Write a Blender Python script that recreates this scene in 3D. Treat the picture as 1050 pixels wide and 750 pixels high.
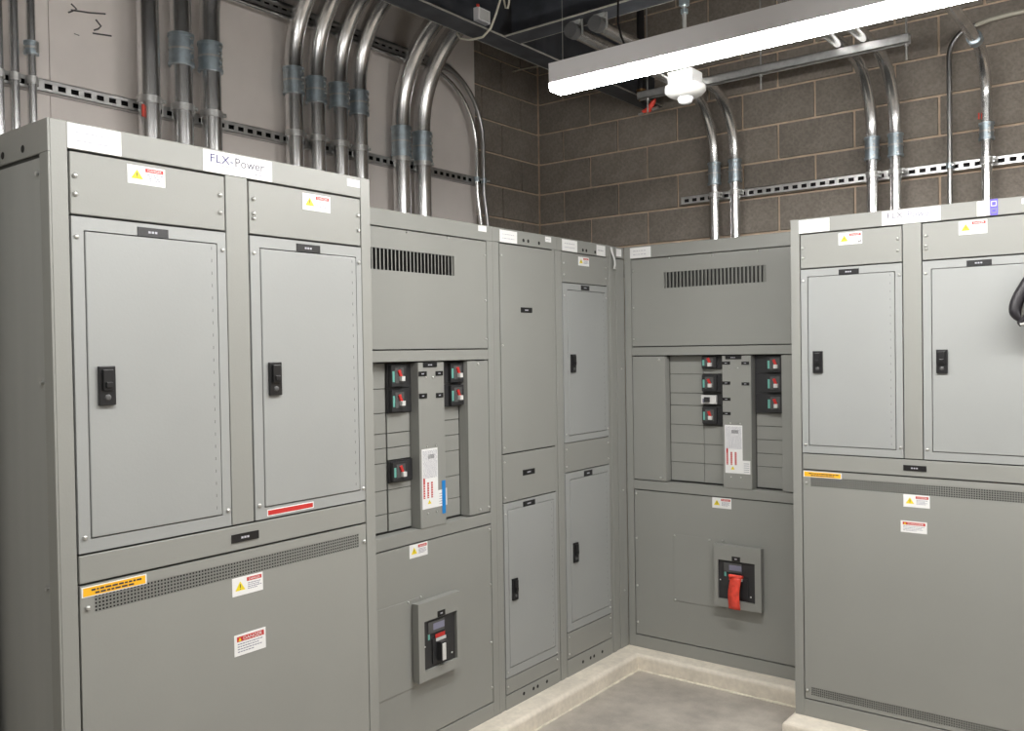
import bpy, bmesh, math, random
from mathutils import Vector, Matrix
random.seed(7)
PI = math.pi
for o in list(bpy.data.objects): bpy.data.objects.remove(o)
SC = bpy.context.scene
COL = SC.collection

# ---------------------------------------------------------------- camera
EYE = 1.812
cam = bpy.data.cameras.new('camera')
cam.sensor_fit = 'HORIZONTAL'; cam.sensor_width = 36.0; cam.lens = 906.94/1050*36.0
cam.clip_start = 0.05
co = bpy.data.objects.new('camera', cam); COL.objects.link(co)
yw, pt, rl = [math.radians(a) for a in (-37.769, 0.9306, -0.9093)]
Rz = Matrix(((math.cos(yw), -math.sin(yw), 0), (math.sin(yw), math.cos(yw), 0), (0, 0, 1)))
Bs = Matrix(((1, 0, 0), (0, 0, -1), (0, 1, 0)))
Pm = Matrix(((1, 0, 0), (0, math.cos(pt), -math.sin(pt)), (0, math.sin(pt), math.cos(pt))))
Qm = Matrix(((math.cos(rl), -math.sin(rl), 0), (math.sin(rl), math.cos(rl), 0), (0, 0, 1)))
RR = Qm @ Pm @ Bs @ Rz
rt, dn, fw = RR[0], RR[1], RR[2]
co.matrix_world = Matrix(((rt[0], -dn[0], -fw[0], 0), (rt[1], -dn[1], -fw[1], 0), (rt[2], -dn[2], -fw[2], EYE), (0, 0, 0, 1)))
SC.camera = co

# ---------------------------------------------------------------- world, exposure
w = bpy.data.worlds.new('world'); SC.world = w; w.use_nodes = True
w.node_tree.nodes['Background'].inputs[0].default_value = (0.8, 0.85, 0.9, 1)
w.node_tree.nodes['Background'].inputs[1].default_value = 0.05
SC.view_settings.view_transform = 'Standard'; SC.view_settings.look = 'None'
SC.view_settings.gamma = 1.0; SC.view_settings.use_curve_mapping = False
SC.view_settings.exposure = 1.65
LENS_STRENGTH = 29.0          # glow of the tube fixtures' lenses (built below, one in view, one added out of view)

# ---------------------------------------------------------------- materials
def mat(name, col, rough=0.5, metal=0.0, emit=None, estr=0.0, noise=None, bump=None, rnd=0.0, coat=0.0):
    m = bpy.data.materials.new(name); m.use_nodes = True
    nt = m.node_tree; b = nt.nodes['Principled BSDF']
    b.inputs['Base Color'].default_value = (*col, 1); b.inputs['Roughness'].default_value = rough
    b.inputs['Metallic'].default_value = metal
    if coat: b.inputs['Coat Weight'].default_value = coat; b.inputs['Coat Roughness'].default_value = 0.25
    if emit: b.inputs['Emission Color'].default_value = (*emit, 1); b.inputs['Emission Strength'].default_value = estr
    tc = nt.nodes.new('ShaderNodeTexCoord')
    last = None
    if noise:                       # list of (scale, detail, amount, (stretch xyz))
        prev = None
        for sc, de, am, st in noise:
            mp = nt.nodes.new('ShaderNodeMapping'); mp.inputs['Scale'].default_value = st
            nt.links.new(tc.outputs['Object'], mp.inputs['Vector'])
            n = nt.nodes.new('ShaderNodeTexNoise'); n.inputs['Scale'].default_value = sc; n.inputs['Detail'].default_value = de
            nt.links.new(mp.outputs[0], n.inputs['Vector'])
            r = nt.nodes.new('ShaderNodeMapRange'); r.inputs[1].default_value = 0.3; r.inputs[2].default_value = 0.7
            r.inputs[3].default_value = 1-am; r.inputs[4].default_value = 1+am
            nt.links.new(n.outputs[0], r.inputs[0])
            if prev is None: prev = r.outputs[0]
            else:
                mu = nt.nodes.new('ShaderNodeMath'); mu.operation = 'MULTIPLY'
                nt.links.new(prev, mu.inputs[0]); nt.links.new(r.outputs[0], mu.inputs[1]); prev = mu.outputs[0]
        last = prev
    if rnd:
        oi = nt.nodes.new('ShaderNodeObjectInfo'); r = nt.nodes.new('ShaderNodeMapRange')
        r.inputs[3].default_value = 1-rnd; r.inputs[4].default_value = 1+rnd
        nt.links.new(oi.outputs['Random'], r.inputs[0])
        if last is None: last = r.outputs[0]
        else:
            mu = nt.nodes.new('ShaderNodeMath'); mu.operation = 'MULTIPLY'
            nt.links.new(last, mu.inputs[0]); nt.links.new(r.outputs[0], mu.inputs[1]); last = mu.outputs[0]
    if last is not None:
        vm = nt.nodes.new('ShaderNodeVectorMath'); vm.operation = 'SCALE'; vm.inputs[0].default_value = col
        nt.links.new(last, vm.inputs['Scale']); nt.links.new(vm.outputs[0], b.inputs['Base Color'])
    if bump:
        sc, de, di = bump
        n = nt.nodes.new('ShaderNodeTexNoise'); n.inputs['Scale'].default_value = sc; n.inputs['Detail'].default_value = de
        nt.links.new(tc.outputs['Object'], n.inputs['Vector'])
        bp = nt.nodes.new('ShaderNodeBump'); bp.inputs['Distance'].default_value = di; bp.inputs['Strength'].default_value = 0.6
        nt.links.new(n.outputs[0], bp.inputs['Height']); nt.links.new(bp.outputs[0], b.inputs['Normal'])
    return m
one = (1, 1, 1)
M = dict(
    paint=mat('grey_enamel', (0.285, 0.288, 0.268), 0.42, noise=[(2.2, 3, .03, one)], bump=(160, 2, .0003)),
    door=mat('grey_door_enamel', (0.335, 0.345, 0.338), 0.36, noise=[(2.2, 3, .03, one)], bump=(140, 2, .0003)),
    side=mat('grey_side_enamel', (0.34, 0.345, 0.33), 0.30, noise=[(3, 2, .05, (4, 4, .4))]),
    duct=mat('grey_clamp', (0.13, 0.13, 0.13), 0.5, metal=.5),
    greyink=mat('grey_ink', (0.10, 0.10, 0.14), 0.6),
    hinge=mat('hinge_grey', (0.16, 0.16, 0.155), 0.5),
    body=mat('inner_enamel', (0.10, 0.10, 0.095), 0.6),
    dark=mat('dark_gap', (0.015, 0.015, 0.015), 0.7),
    black=mat('black_plastic', (0.012, 0.012, 0.013), 0.35),
    brk=mat('breaker_plastic', (0.03, 0.03, 0.032), 0.4),
    brk2=mat('breaker_face', (0.085, 0.085, 0.085), 0.45),
    white=mat('white_label', (0.85, 0.85, 0.84), 0.5),
    dish=mat('sensor_plastic', (0.50, 0.50, 0.49), 0.45),
    offw=mat('off_white_plastic', (0.66, 0.655, 0.64), 0.4),
    red=mat('red_print', (0.55, 0.03, 0.025), 0.5),
    tagred=mat('red_tag', (0.85, 0.08, 0.05), 0.5, noise=[(40, 3, .15, one)]),
    yellow=mat('yellow_print', (0.85, 0.68, 0.02), 0.5),
    orange=mat('orange_label', (0.95, 0.50, 0.02), 0.45),
    ink=mat('dark_ink', (0.03, 0.03, 0.05), 0.6),
    fade=mat('faded_ink', (0.22, 0.22, 0.30), 0.6),
    fainter=mat('very_faded_ink', (0.50, 0.50, 0.55), 0.6),
    navy=mat('navy_ink', (0.03, 0.03, 0.16), 0.6),
    blue=mat('blue_tape', (0.01, 0.22, 0.60), 0.5),
    purple=mat('purple_label', (0.13, 0.10, 0.55), 0.5),
    green=mat('green_print', (0.15, 0.42, 0.36), 0.5),
    screw=mat('zinc_screw', (0.62, 0.62, 0.60), 0.3, metal=0.8),
    hole=mat('hole_black', (0.01, 0.01, 0.01), 0.8),
    emt=mat('galvanised_conduit', (0.76, 0.76, 0.76), 0.25, metal=1.0, noise=[(5, 3, .14, (3, 3, .6)), (60, 2, .05, one)], rnd=.05),
    emtd=mat('dull_galvanised_conduit', (0.40, 0.40, 0.395), 0.34, metal=1.0, noise=[(6, 3, .14, one)], rnd=.05),
    fit=mat('zinc_fitting', (0.50, 0.58, 0.63), 0.38, metal=0.9, noise=[(30, 3, .15, one)]),
    strut=mat('strut_steel', (0.66, 0.66, 0.65), 0.36, metal=0.85, noise=[(30, 3, .12, one)]),
    beam=mat('painted_steel_beam', (0.055, 0.06, 0.07), 0.5, metal=0.2, noise=[(9, 4, .35, one)]),
    flange=mat('lit_flange_edge', (0.42, 0.41, 0.37), 0.5, metal=0.3, noise=[(20, 3, .2, one)]),  # light caught on the steel edges, put into the colour
    deck=mat('dark_deck', (0.045, 0.043, 0.04), 0.7, noise=[(4, 3, .2, one)]),
    board=mat('painted_board', (0.88, 0.815, 0.77), 0.6, noise=[(1.3, 4, .07, (1, 1, .6)), (5, 3, .03, one)]),
    block=mat('grey_concrete_block', (0.265, 0.232, 0.198), 0.9, noise=[(7, 4, .10, one), (70, 4, .16, one)], bump=(130, 5, .004), rnd=.10),
    mortar=mat('tan_mortar', (0.66, 0.52, 0.39), 0.9, noise=[(20, 4, .15, one)], bump=(90, 3, .002)),
    plaster=mat('room_wall_paint', (0.5, 0.48, 0.45), 0.8),
    floor=mat('sealed_concrete', (0.42, 0.385, 0.34), 0.48, noise=[(3.2, 6, .24, one), (14, 5, .10, one), (120, 2, .05, one)], bump=(60, 3, .0006)),
    pad=mat('pale_concrete', (0.74, 0.68, 0.58), 0.75, noise=[(5, 5, .12, one), (40, 3, .06, one)], bump=(50, 3, .002)),
    caulk=mat('white_sealant', (0.72, 0.67, 0.56), 0.7, noise=[(25, 3, .15, one)]),
    fixture=mat('fixture_enamel', (0.88, 0.87, 0.88), 0.45),
    lens=mat('lit_lens', (0.9, 0.9, 0.9), 0.4, emit=(1.0, 0.985, 0.96), estr=LENS_STRENGTH),
    lens2=mat('lit_lens_dimmer', (0.9, 0.9, 0.9), 0.4, emit=(1.0, 0.985, 0.96), estr=LENS_STRENGTH*.66),
    wire=mat('pale_cable', (0.60, 0.57, 0.48), 0.5),
    pipe=mat('black_pipe', (0.012, 0.011, 0.012), 0.5),
    brass=mat('brass_fitting', (0.45, 0.28, 0.14), 0.35, metal=1.0),
    bag=mat('black_nylon', (0.014, 0.012, 0.015), 0.42, bump=(220, 2, .001)),
    bagt=mat('grey_strap', (0.10, 0.10, 0.09), 0.4),
    glass=mat('clear_dome', (0.75, 0.77, 0.8), 0.08, metal=0.2, coat=1.0),
    pencil=mat('pencil_mark', (0.10, 0.09, 0.09), 0.7),
)

# ---------------------------------------------------------------- mesh builder
_text = {}
def text_data(s):
    if s not in _text:
        c = bpy.data.curves.new('t', 'FONT'); c.body = s; c.size = 1.0; c.resolution_u = 2
        o = bpy.data.objects.new('t', c); COL.objects.link(o)
        dg = bpy.context.evaluated_depsgraph_get(); dg.update()
        me = bpy.data.meshes.new_from_object(o.evaluated_get(dg))
        vs = [v.co.copy() for v in me.vertices]; fs = [tuple(p.vertices) for p in me.polygons]
        bpy.data.objects.remove(o); bpy.data.curves.remove(c); bpy.data.meshes.remove(me)
        xs = [v.x for v in vs]; ys = [v.y for v in vs]
        _text[s] = (vs, fs, min(xs), max(xs), min(ys), max(ys))
    return _text[s]

class MB:
    """collects geometry; local axes: x = along the front, y = into the depth, z = up (front faces -y)"""
    def __init__(s): s.v = []; s.f = []; s.m = []; s.sm = []; s.mats = []
    def mi(s, m):
        m = M[m] if isinstance(m, str) else m
        if m not in s.mats: s.mats.append(m)
        return s.mats.index(m)
    def add(s, vs, fs, m, smooth=False):
        b = len(s.v); k = s.mi(m); s.v += [tuple(v) for v in vs]
        for f in fs: s.f.append(tuple(b+i for i in f)); s.m.append(k); s.sm.append(smooth)
    def box(s, x0, x1, y0, y1, z0, z1, m='paint'):
        s.add([(x0, y0, z0), (x1, y0, z0), (x1, y1, z0), (x0, y1, z0), (x0, y0, z1), (x1, y0, z1), (x1, y1, z1), (x0, y1, z1)],
              [(0, 3, 2, 1), (4, 5, 6, 7), (0, 1, 5, 4), (1, 2, 6, 5), (2, 3, 7, 6), (3, 0, 4, 7)], m)
        return s
    def fb(s, s0, s1, d0, d1, z0, z1, m='paint'):       # d measured outward from the front plane
        return s.box(s0, s1, -max(d0, d1), -min(d0, d1), z0, z1, m)
    def ring(s, s0, s1, z0, z1, a0, a1, b0, b1, d0, d1, m='paint'):   # plate s0..s1,z0..z1 with a hole a0..a1,b0..b1
        s.fb(s0, a0, d0, d1, z0, z1, m); s.fb(a1, s1, d0, d1, z0, z1, m)
        s.fb(a0, a1, d0, d1, z0, b0, m); s.fb(a0, a1, d0, d1, b1, z1, m); return s
    def tube(s, pts, r, m, seg=14, caps=True, rs=None):
        pts = [Vector(p) for p in pts]
        if not rs: pts = [p for i, p in enumerate(pts) if i == 0 or (p-pts[i-1]).length > 1e-5]
        n = len(pts); rings = []
        t0 = (pts[1]-pts[0]).normalized()
        up = Vector((0, 0, 1)) if abs(t0.z) < .9 else Vector((1, 0, 0))
        u = t0.cross(up).normalized()
        for i, p in enumerate(pts):
            t = (pts[min(i+1, n-1)]-pts[max(i-1, 0)]).normalized()
            u = (u - t*u.dot(t)).normalized(); w_ = t.cross(u)
            rr = rs[i] if rs else r
            rings.append([p+u*rr*math.cos(2*PI*k/seg)+w_*rr*math.sin(2*PI*k/seg) for k in range(seg)])
        vs = [v for q in rings for v in q]
        fs = [(i*seg+k, i*seg+(k+1) % seg, (i+1)*seg+(k+1) % seg, (i+1)*seg+k) for i in range(n-1) for k in range(seg)]
        s.add(vs, fs, m, True)
        if caps: s.add(rings[0]+rings[-1], [tuple(range(seg))[::-1], tuple(range(seg, 2*seg))], m)
        return s
    def lathe(s, c, prof, m, seg=28):                   # profile (r, z) about vertical axis at c
        vs = []; n = len(prof)
        for r, z in prof: vs += [(c[0]+max(r, 1e-5)*math.cos(2*PI*k/seg), c[1]+max(r, 1e-5)*math.sin(2*PI*k/seg), c[2]+z) for k in range(seg)]
        s.add(vs, [(i*seg+k, i*seg+(k+1) % seg, (i+1)*seg+(k+1) % seg, (i+1)*seg+k) for i in range(n-1) for k in range(seg)], m, True)
        return s
    def dome(s, x, d, z, r, h, m='screw', seg=8):       # screw head sticking out of the front
        vs = []; pr = [(r, 0), (r, h*.45), (r*.6, h), (0.0001, h)]
        for rr, hh in pr: vs += [(x+rr*math.cos(2*PI*k/seg), -d-hh, z+rr*math.sin(2*PI*k/seg)) for k in range(seg)]
        s.add(vs, [(i*seg+k, i*seg+(k+1) % seg, (i+1)*seg+(k+1) % seg, (i+1)*seg+k) for i in range(3) for k in range(seg)], m, True)
        return s
    def disc(s, x, d, z, r, m='hole', seg=12):
        s.add([(x+r*math.cos(2*PI*k/seg), -d, z+r*math.sin(2*PI*k/seg)) for k in range(seg)], [tuple(range(seg))], m); return s
    def tri(s, x, z, w_, h, d, m='yellow'):
        s.add([(x-w_/2, -d, z), (x+w_/2, -d, z), (x, -d, z+h)], [(0, 1, 2)], m); return s
    def text(s, t, x0, x1, z0, z1, d, m='ink'):         # fills the rectangle
        vs, fs, a, b, c, e = text_data(t)
        s.add([(x0+(v.x-a)/(b-a)*(x1-x0), -d, z0+(v.y-c)/(e-c)*(z1-z0)) for v in vs], fs, m); return s
    def build(s, name, parent=None, bevel=0, loc=None, kind=None):
        me = bpy.data.meshes.new(name); me.from_pydata(s.v, [], s.f)
        for m in s.mats: me.materials.append(m)
        me.polygons.foreach_set('material_index', s.m); me.polygons.foreach_set('use_smooth', s.sm); me.update()
        o = bpy.data.objects.new(name, me); COL.objects.link(o)
        if parent: o.parent = parent
        if loc: o.location = loc
        if bevel:
            b = o.modifiers.new('b', 'BEVEL'); b.width = bevel; b.segments = 2; b.limit_method = 'ANGLE'
        if kind: o['kind'] = kind
        return o

def tag(o, label=None, cat=None, group=None, kind=None):
    if label: o['label'] = label
    if cat: o['category'] = cat
    if group: o['group'] = group
    if kind: o['kind'] = kind
    return o
def thing(name, label, cat, loc, rotz=0, group=None):
    o = bpy.data.objects.new(name, None); COL.objects.link(o); o.empty_display_size = .1
    o.location = loc; o.rotation_euler = (0, 0, rotz)
    return tag(o, label, cat, group)
def arc_xz(x0, y, z0, R, ang=90, n=14, sx=1):
    return [(x0+sx*R*(1-math.cos(a)), y, z0+R*math.sin(a)) for a in [math.radians(ang*i/n) for i in range(n+1)]]

# ================================================================ THE SETTING
ZP = 0.09            # top of the concrete pad
ZT = 2.40            # top of all cabinets
tag(MB().box(-3.75, 3.2, -1.8, 5.1, -.1, 0, 'floor').build('floor'), kind='structure')
c = MB().box(-3.75, 3.2, -1.8, 5.1, 4.32, 4.4, 'deck')
for k in range(22): c.box(-3.55+k*.3, -3.42+k*.3, -1.7, 4.9, 4.24, 4.32, 'deck')
tag(c.build('ceiling'), kind='structure')
XW, YW = -3.554, 4.919
wl = tag(MB().box(-3.75, XW-.005, -1.8, 5.1, 0, 4.32, 'mortar').build('wall_left'), kind='structure')
wb = tag(MB().box(-3.75, 3.2, YW+.005, 5.1, 0, 4.32, 'mortar').build('wall_back'), kind='structure')
tag(MB().box(3.1, 3.2, -1.8, YW, 0, 4.32, 'plaster').build('wall_right'), kind='structure')
tag(MB().box(-3.55, 3.2, -1.8, -1.7, 0, 4.32, 'plaster').build('wall_near'), kind='structure')

# blocks: courses pinned to the coursing in the photograph
CH = .2032; Z0 = 3.0775
def block_mesh(w_, ax):
    m = MB()
    h = CH-.0125; g = .055
    if ax == 'x': m.box(0, w_, -.008, g, 0, h, 'block')
    else: m.box(-g, .008, 0, w_, 0, h, 'block')
    return m
_bm = {}
def block(parent, ax, a, b, z):
    a += .0065; b -= .0065
    key = (ax, round(b-a, 3))
    loc = (a, YW, z+.0062) if ax == 'x' else (XW, a, z+.0062)
    if key not in _bm:
        o = block_mesh(b-a, ax).build('concrete_block', parent, loc=loc, bevel=.003); _bm[key] = o
    else:
        o = _bm[key].copy(); COL.objects.link(o); o.parent = parent; o.location = loc
for i in range(-4, 6):
    z = Z0+i*CH; odd = i % 2          # i=0 is the course just above z 3.0775 (half block in the corner)
    x = XW+.008; first = .209 if not odd else .42
    b = XW+first
    while x < 1.2:
        block(wb, 'x', x, b, z); x = b; b += .42
    y = YW-.008; b = YW-(.408 if not odd else .2)
    while y > 4.0:
        block(wl, 'y', b, y, z); y = b; b -= .408
# painted board lining on the left wall
bd = MB().box(-3.554, -3.52, -1.6, 1.64, 0, 4.05, 'board').box(-3.554, -3.52, 1.643, 4.21, 0, 4.05, 'board')
bo = bd.build('painted_board', wl); bo['label'] = 'pale beige painted board lining'
sk = MB()
def stroke(pts, r=.0035):
    sk.tube([(-3.5195, y, z) for y, z in pts], r, 'pencil', seg=6)
stroke([(1.731, 3.215), (1.752, 3.20), (1.735, 3.187), (1.719, 3.177)]); stroke([(1.73, 3.19), (1.80, 3.20), (1.87, 3.215)])
stroke([(1.829, 3.181), (1.85, 3.160), (1.838, 3.145), (1.82, 3.135)]); stroke([(1.815, 3.122), (1.893, 3.132)])
stroke([(1.74, 3.10), (1.76, 3.098)], .0015)
sk.build('pencil_scribble', wl)

# concrete pad (raised, rounded nose) following the cabinets, one casting
def pad_prof():
    m = MB()
    def slab(x0, x1, y0, y1): m.box(x0, x1, y0, y1, 0, ZP, 'pad')
    return m
bm = bmesh.new()
outline = [(-3.554, -1.0), (-2.07, -1.0), (-2.07, 2.20), (-2.50, 2.20), (-2.50, 4.345), (-1.515, 4.345), (-1.515, 3.945), (1.2, 3.945), (1.2, 4.919), (-3.554, 4.919)]
bv = [bm.verts.new((x, y, 0.0)) for x, y in outline]
f = bm.faces.new(bv)
r = bmesh.ops.extrude_face_region(bm, geom=[f])
top = [e for e in r['geom'] if isinstance(e, bmesh.types.BMVert)]
for v in top: v.co.z = ZP
bmesh.ops.recalc_face_normals(bm, faces=bm.faces)
te = [e for e in bm.edges if all(abs(v.co.z-ZP) < 1e-6 for v in e.verts)]
bmesh.ops.bevel(bm, geom=te, offset=.022, segments=4, profile=.5, affect='EDGES')
me = bpy.data.meshes.new('concrete_pad'); bm.to_mesh(me); bm.free(); me.materials.append(M['pad'])
po = bpy.data.objects.new('trim_1', me); COL.objects.link(po); tag(po, kind='structure')
cq = MB()
def seal(p, q, w_=.007):
    (x0, y0), (x1, y1) = p, q; n = max(2, int(math.hypot(x1-x0, y1-y0)/.04)); pts = []
    rs = []
    for i in range(n+1):
        t = i/n; pts.append((x0+(x1-x0)*t, y0+(y1-y0)*t, .001)); rs.append(w_*random.uniform(.5, 1.25))
    cq.tube(pts, w_, 'caulk', seg=6, rs=rs)
seal((-2.497, 2.25), (-2.497, 4.340)); seal((-2.497, 4.340), (-1.52, 4.340)); seal((-1.52, 4.340), (-1.52, 3.94)); seal((-1.52, 3.94), (1.2, 3.94))
tag(cq.build('trim_2'), kind='structure')

# ================================================================ CABINET PIECES
def screws(pts, d, parent, r=.0065, h=.006, name='screw'):
    for i, (s_, z) in enumerate(pts):
        MB().dome(s_, d, z, r, h, 'screw').build(name, parent)
def holes(pts, d, parent, r=.009):
    for s_, z in pts:
        MB().disc(s_, d+.0006, z, r).build('knockout_hole', parent)
def name_tag(s0, s1, z0, z1, parent, d=0, text=True):
    m = MB().fb(s0, s1, d, d+.003, z0, z1, 'black')
    if text:
        cx = (s0+s1)/2; w_ = (s1-s0)*.16; h = (z1-z0)*.12; cz = (z0+z1)/2
        n = 3 if (s1-s0) > .06 else 2
        for k in range(n):
            a = cx-w_+2*w_*k/n; m.fb(a, a+2*w_/n*.7, d+.003, d+.0035, cz-h, cz+h, 'fainter')
    o = m.build('name_plate', parent); o['label'] = 'small black engraved name plate'; return o
def warning(s0, s1, z0, z1, parent, style='tri', d=0, word='DANGER', label=None, scribble=False):
    w_ = s1-s0; h = z1-z0; e = .0012
    m = MB().fb(s0, s1, d, d+e, z0, z1, 'white')
    q = d+e+.0004
    if style == 'tri':
        m.tri(s0+w_*.25, z0+h*.28, w_*.32, h*.5, q, 'yellow')
        m.fb(s0+w_*.24, s0+w_*.265, q, q+.0004, z0+h*.42, z0+h*.62, 'ink')
        m.fb(s0+w_*.24, s0+w_*.265, q, q+.0004, z0+h*.34, z0+h*.38, 'ink')
        m.fb(s0+w_*.47, s0+w_*.95, d+e, q, z0+h*.70, z0+h*.90, 'red')
        m.text(word, s0+w_*.53, s0+w_*.90, z0+h*.74, z0+h*.86, q+.0004, 'white')
        x0, x1, rows = .5, .93, [(.58, .9), (.48, .75), (.38, .93), (.28, .7)]
    else:
        m.fb(s0+w_*.08, s0+w_*.94, d+e, q, z0+h*.66, z0+h*.90, 'red')
        m.tri(s0+w_*.17, z0+h*.69, w_*.10, h*.18, q+.0003, 'yellow')
        m.text(word, s0+w_*.28, s0+w_*.88, z0+h*.70, z0+h*.86, q+.0004, 'white')
        x0, x1, rows = .10, .92, [(.54, .95), (.42, .8), (.30, .9), (.18, .6)]
    for rz, ln in rows:
        x = x0
        while x < x0+(x1-x0)*ln:
            l = random.uniform(.03, .09); m.fb(s0+w_*x, s0+w_*min(x+l, .95), d+e, q, z0+h*(rz-.018), z0+h*(rz+.022), 'fade'); x += l+.02
    if scribble:
        m.tube([(s0+w_*.84, -q-.001, z0+h*.12), (s0+w_*.88, -q-.001, z0+h*.22), (s0+w_*.93, -q-.001, z0+h*.18), (s0+w_*.97, -q-.001, z0+h*.30)], .002, 'ink', seg=6)
    o = m.build('warning_label', parent); o['label'] = label or 'white and red warning sticker'; return o
def paper(s0, s1, z0, z1, parent, d=0, lines=2, ink='fade', name='paper_label', label='white paper label'):
    m = MB().fb(s0, s1, d, d+.001, z0, z1, 'white'); w_ = s1-s0; h = z1-z0
    for k in range(lines):
        z = z1-h*(k+1)/(lines+1); x = .15
        while x < .8:
            l = random.uniform(.04, .12); m.fb(s0+w_*x, s0+w_*min(x+l, .85), d+.001, d+.0014, z-h*.03, z+h*.03, ink); x += l+.04
    o = m.build(name, parent); o['label'] = label; return o
def handle(s0, s1, z0, z1, parent, d=0):
    m = MB()
    m.fb(s0, s1, d, d+.010, z0, z1, 'black'); w_ = s1-s0; h = z1-z0
    m.fb(s0+w_*.18, s1-w_*.18, d+.010, d+.017, z0+h*.38, z1-h*.08, 'black')
    m.fb(s0+w_*.3, s1-w_*.3, d+.017, d+.022, z0+h*.45, z0+h*.60, 'black')
    m.dome((s0+s1)/2, d+.010, z0+h*.2, w_*.2, .004, 'brk2', 10)
    o = m.build('latch_handle', parent, bevel=.003); o['label'] = 'black recessed latch handle'; return o
def panel(s0, s1, z0, z1, parent, d=0.0, name='cover_panel', m='paint', t=.012, bevel=.002):
    return MB().fb(s0, s1, d-t, d, z0, z1, m).build(name, parent, bevel=bevel)
def door_set(s0, s1, z0, z1, a0, a1, b0, b1, parent, hinge='right'):
    """frame plate s0..s1 z0..z1 carrying a leaf a0..a1 b0..b1"""
    fr = MB().ring(s0, s1, z0, z1, a0-.003, a1+.003, b0-.003, b1+.003, -.012, .001, 'door').build('door_frame', parent)
    dr = MB().fb(a0, a1, -.012, .003, b0, b1, 'door').build('door', parent, bevel=.0025)
    x = a1-.018 if hinge == 'right' else a0+.018
    n = 22
    m = MB()
    for k in range(n):
        z = b0+(b1-b0)*(k+.5)/n; m.fb(x, x+.0018, .003, .0034, z, z+(b1-b0)/n*.25, 'hinge')
    h = m.build('hinge_line', dr, kind=None)
    return fr, dr
def mesh_vent(s0, s1, z0, z1, rows, pitch, parent, d=0):
    """perforated strip: real bars round square holes over a dark recess"""
    m = MB(); n = int(round((s1-s0)/pitch)); p = (s1-s0)/n; b = p*.38; ph = (z1-z0)/rows
    for k in range(n+1): m.fb(s0+k*p-b/2, s0+k*p+b/2, d-.003, d-.0005, z0, z1, 'paint')
    for k in range(rows+1): m.fb(s0-b/2, s1+b/2, d-.003, d-.0005, z0+k*ph-b/2, z0+k*ph+b/2, 'paint')
    m.fb(s0, s1, d-.014, d-.011, z0, z1, 'hole')
    o = m.build('perforated_vent', parent, kind='stuff'); o['label'] = 'strip of small square vent holes'; return o
def louvre(s0, s1, z0, z1, n, parent, flip=False):
    m = MB(); p = (s1-s0)/n; fx = (lambda v: (s0+s1-v[0], v[1], v[2])) if flip else (lambda v: v)
    for k in range(n):
        a = s0+k*p
        m.add([fx(v_) for v_ in [(a+p*.12, -.0005, z0), (a+p*.12, -.0005, z1), (a+p*.72, .010, z1), (a+p*.72, .010, z0),
               (a+p*.30, -.0005, z0), (a+p*.30, -.0005, z1), (a+p*.90, .010, z1), (a+p*.90, .010, z0)]],
              [(0, 1, 2, 3), (4, 7, 6, 5), (0, 4, 5, 1), (0, 3, 7, 4), (1, 5, 6, 2)], 'paint')
    m.fb(s0, s1, -.013, -.011, z0, z1, 'hole')
    o = m.build('louvre_vent', parent, kind='stuff'); o['label'] = 'row of narrow upright vent louvres'; return o
def plate_holed(s0, s1, z0, z1, hs, parent, m='paint', name='cover_panel', d=0, t=.012):
    """plate with a list of rectangular holes that share nothing, stacked in z (top to bottom)"""
    b = MB(); hs = sorted(hs, key=lambda h: -h[3]); zt = z1
    for a0, a1, b0, b1 in hs:
        b.fb(s0, s1, d-t, d, b1, zt, m); b.fb(s0, a0, d-t, d, b0, b1, m); b.fb(a1, s1, d-t, d, b0, b1, m); zt = b0
    b.fb(s0, s1, d-t, d, z0, zt, m)
    return b.build(name, parent)
def breaker(s0, s1, z0, z1, parent, d0=-.052, face='right', on=True, small=False, proud=.030):
    """moulded case breaker: dark case, raised face, red-and-white toggle, green sticker"""
    m = MB(); w_ = s1-s0; h = z1-z0
    m.fb(s0, s1, d0, d0+.012, z0, z1, 'brk')
    if small: f0, f1 = s0, s0+w_*.64
    elif face == 'right': f0, f1 = s0+w_*.45, s1
    else: f0, f1 = s0+w_*.04, s0+w_*.66
    m.fb(f0, f1, d0+.012, d0+proud, z0+h*.06, z1-h*.06, 'offw' if small else 'brk')
    q = d0+proud; fw_ = f1-f0
    if small:
        m.fb(f0+fw_*.25, f0+fw_*.6, q, q+.012, z0+h*.25, z1-h*.25, 'brk'); m.fb(f0+fw_*.1, f0+fw_*.22, q, q+.001, z0+h*.2, z0+h*.6, 'fade')
    else:
        m.fb(f0+fw_*.22, f0+fw_*.82, q, q+.002, z0+h*.2, z1-h*.16, 'brk2')
        m.fb(f0+fw_*.06, f0+fw_*.2, q, q+.001, z0+h*.25, z0+h*.7, 'green')
    o = m.build('circuit_breaker', parent, bevel=.0015)
    o['label'] = 'white compact breaker module' if small else 'black circuit breaker module'
    if not small:
        t = MB(); cx = f0+fw_*.52; cz = z0+h*.5
        t.add([(cx-.012, -q-.002, cz+.022), (cx+.002, -q-.002, cz+.026), (cx+.014, -q-.002, cz-.004), (cx+.002, -q-.002, cz-.010),
               (cx-.012, -q-.008, cz+.022), (cx+.002, -q-.008, cz+.026), (cx+.014, -q-.008, cz-.004), (cx+.002, -q-.008, cz-.010)],
              [(4, 5, 6, 7), (0, 4, 7, 3), (1, 2, 6, 5), (0, 1, 5, 4), (3, 7, 6, 2)], 'red')
        t.fb(cx-.002, cx+.018, q+.002, q+.018, cz-.022, cz-.002, 'offw')
        t.build('toggle', o, bevel=.001)
    return o

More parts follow.
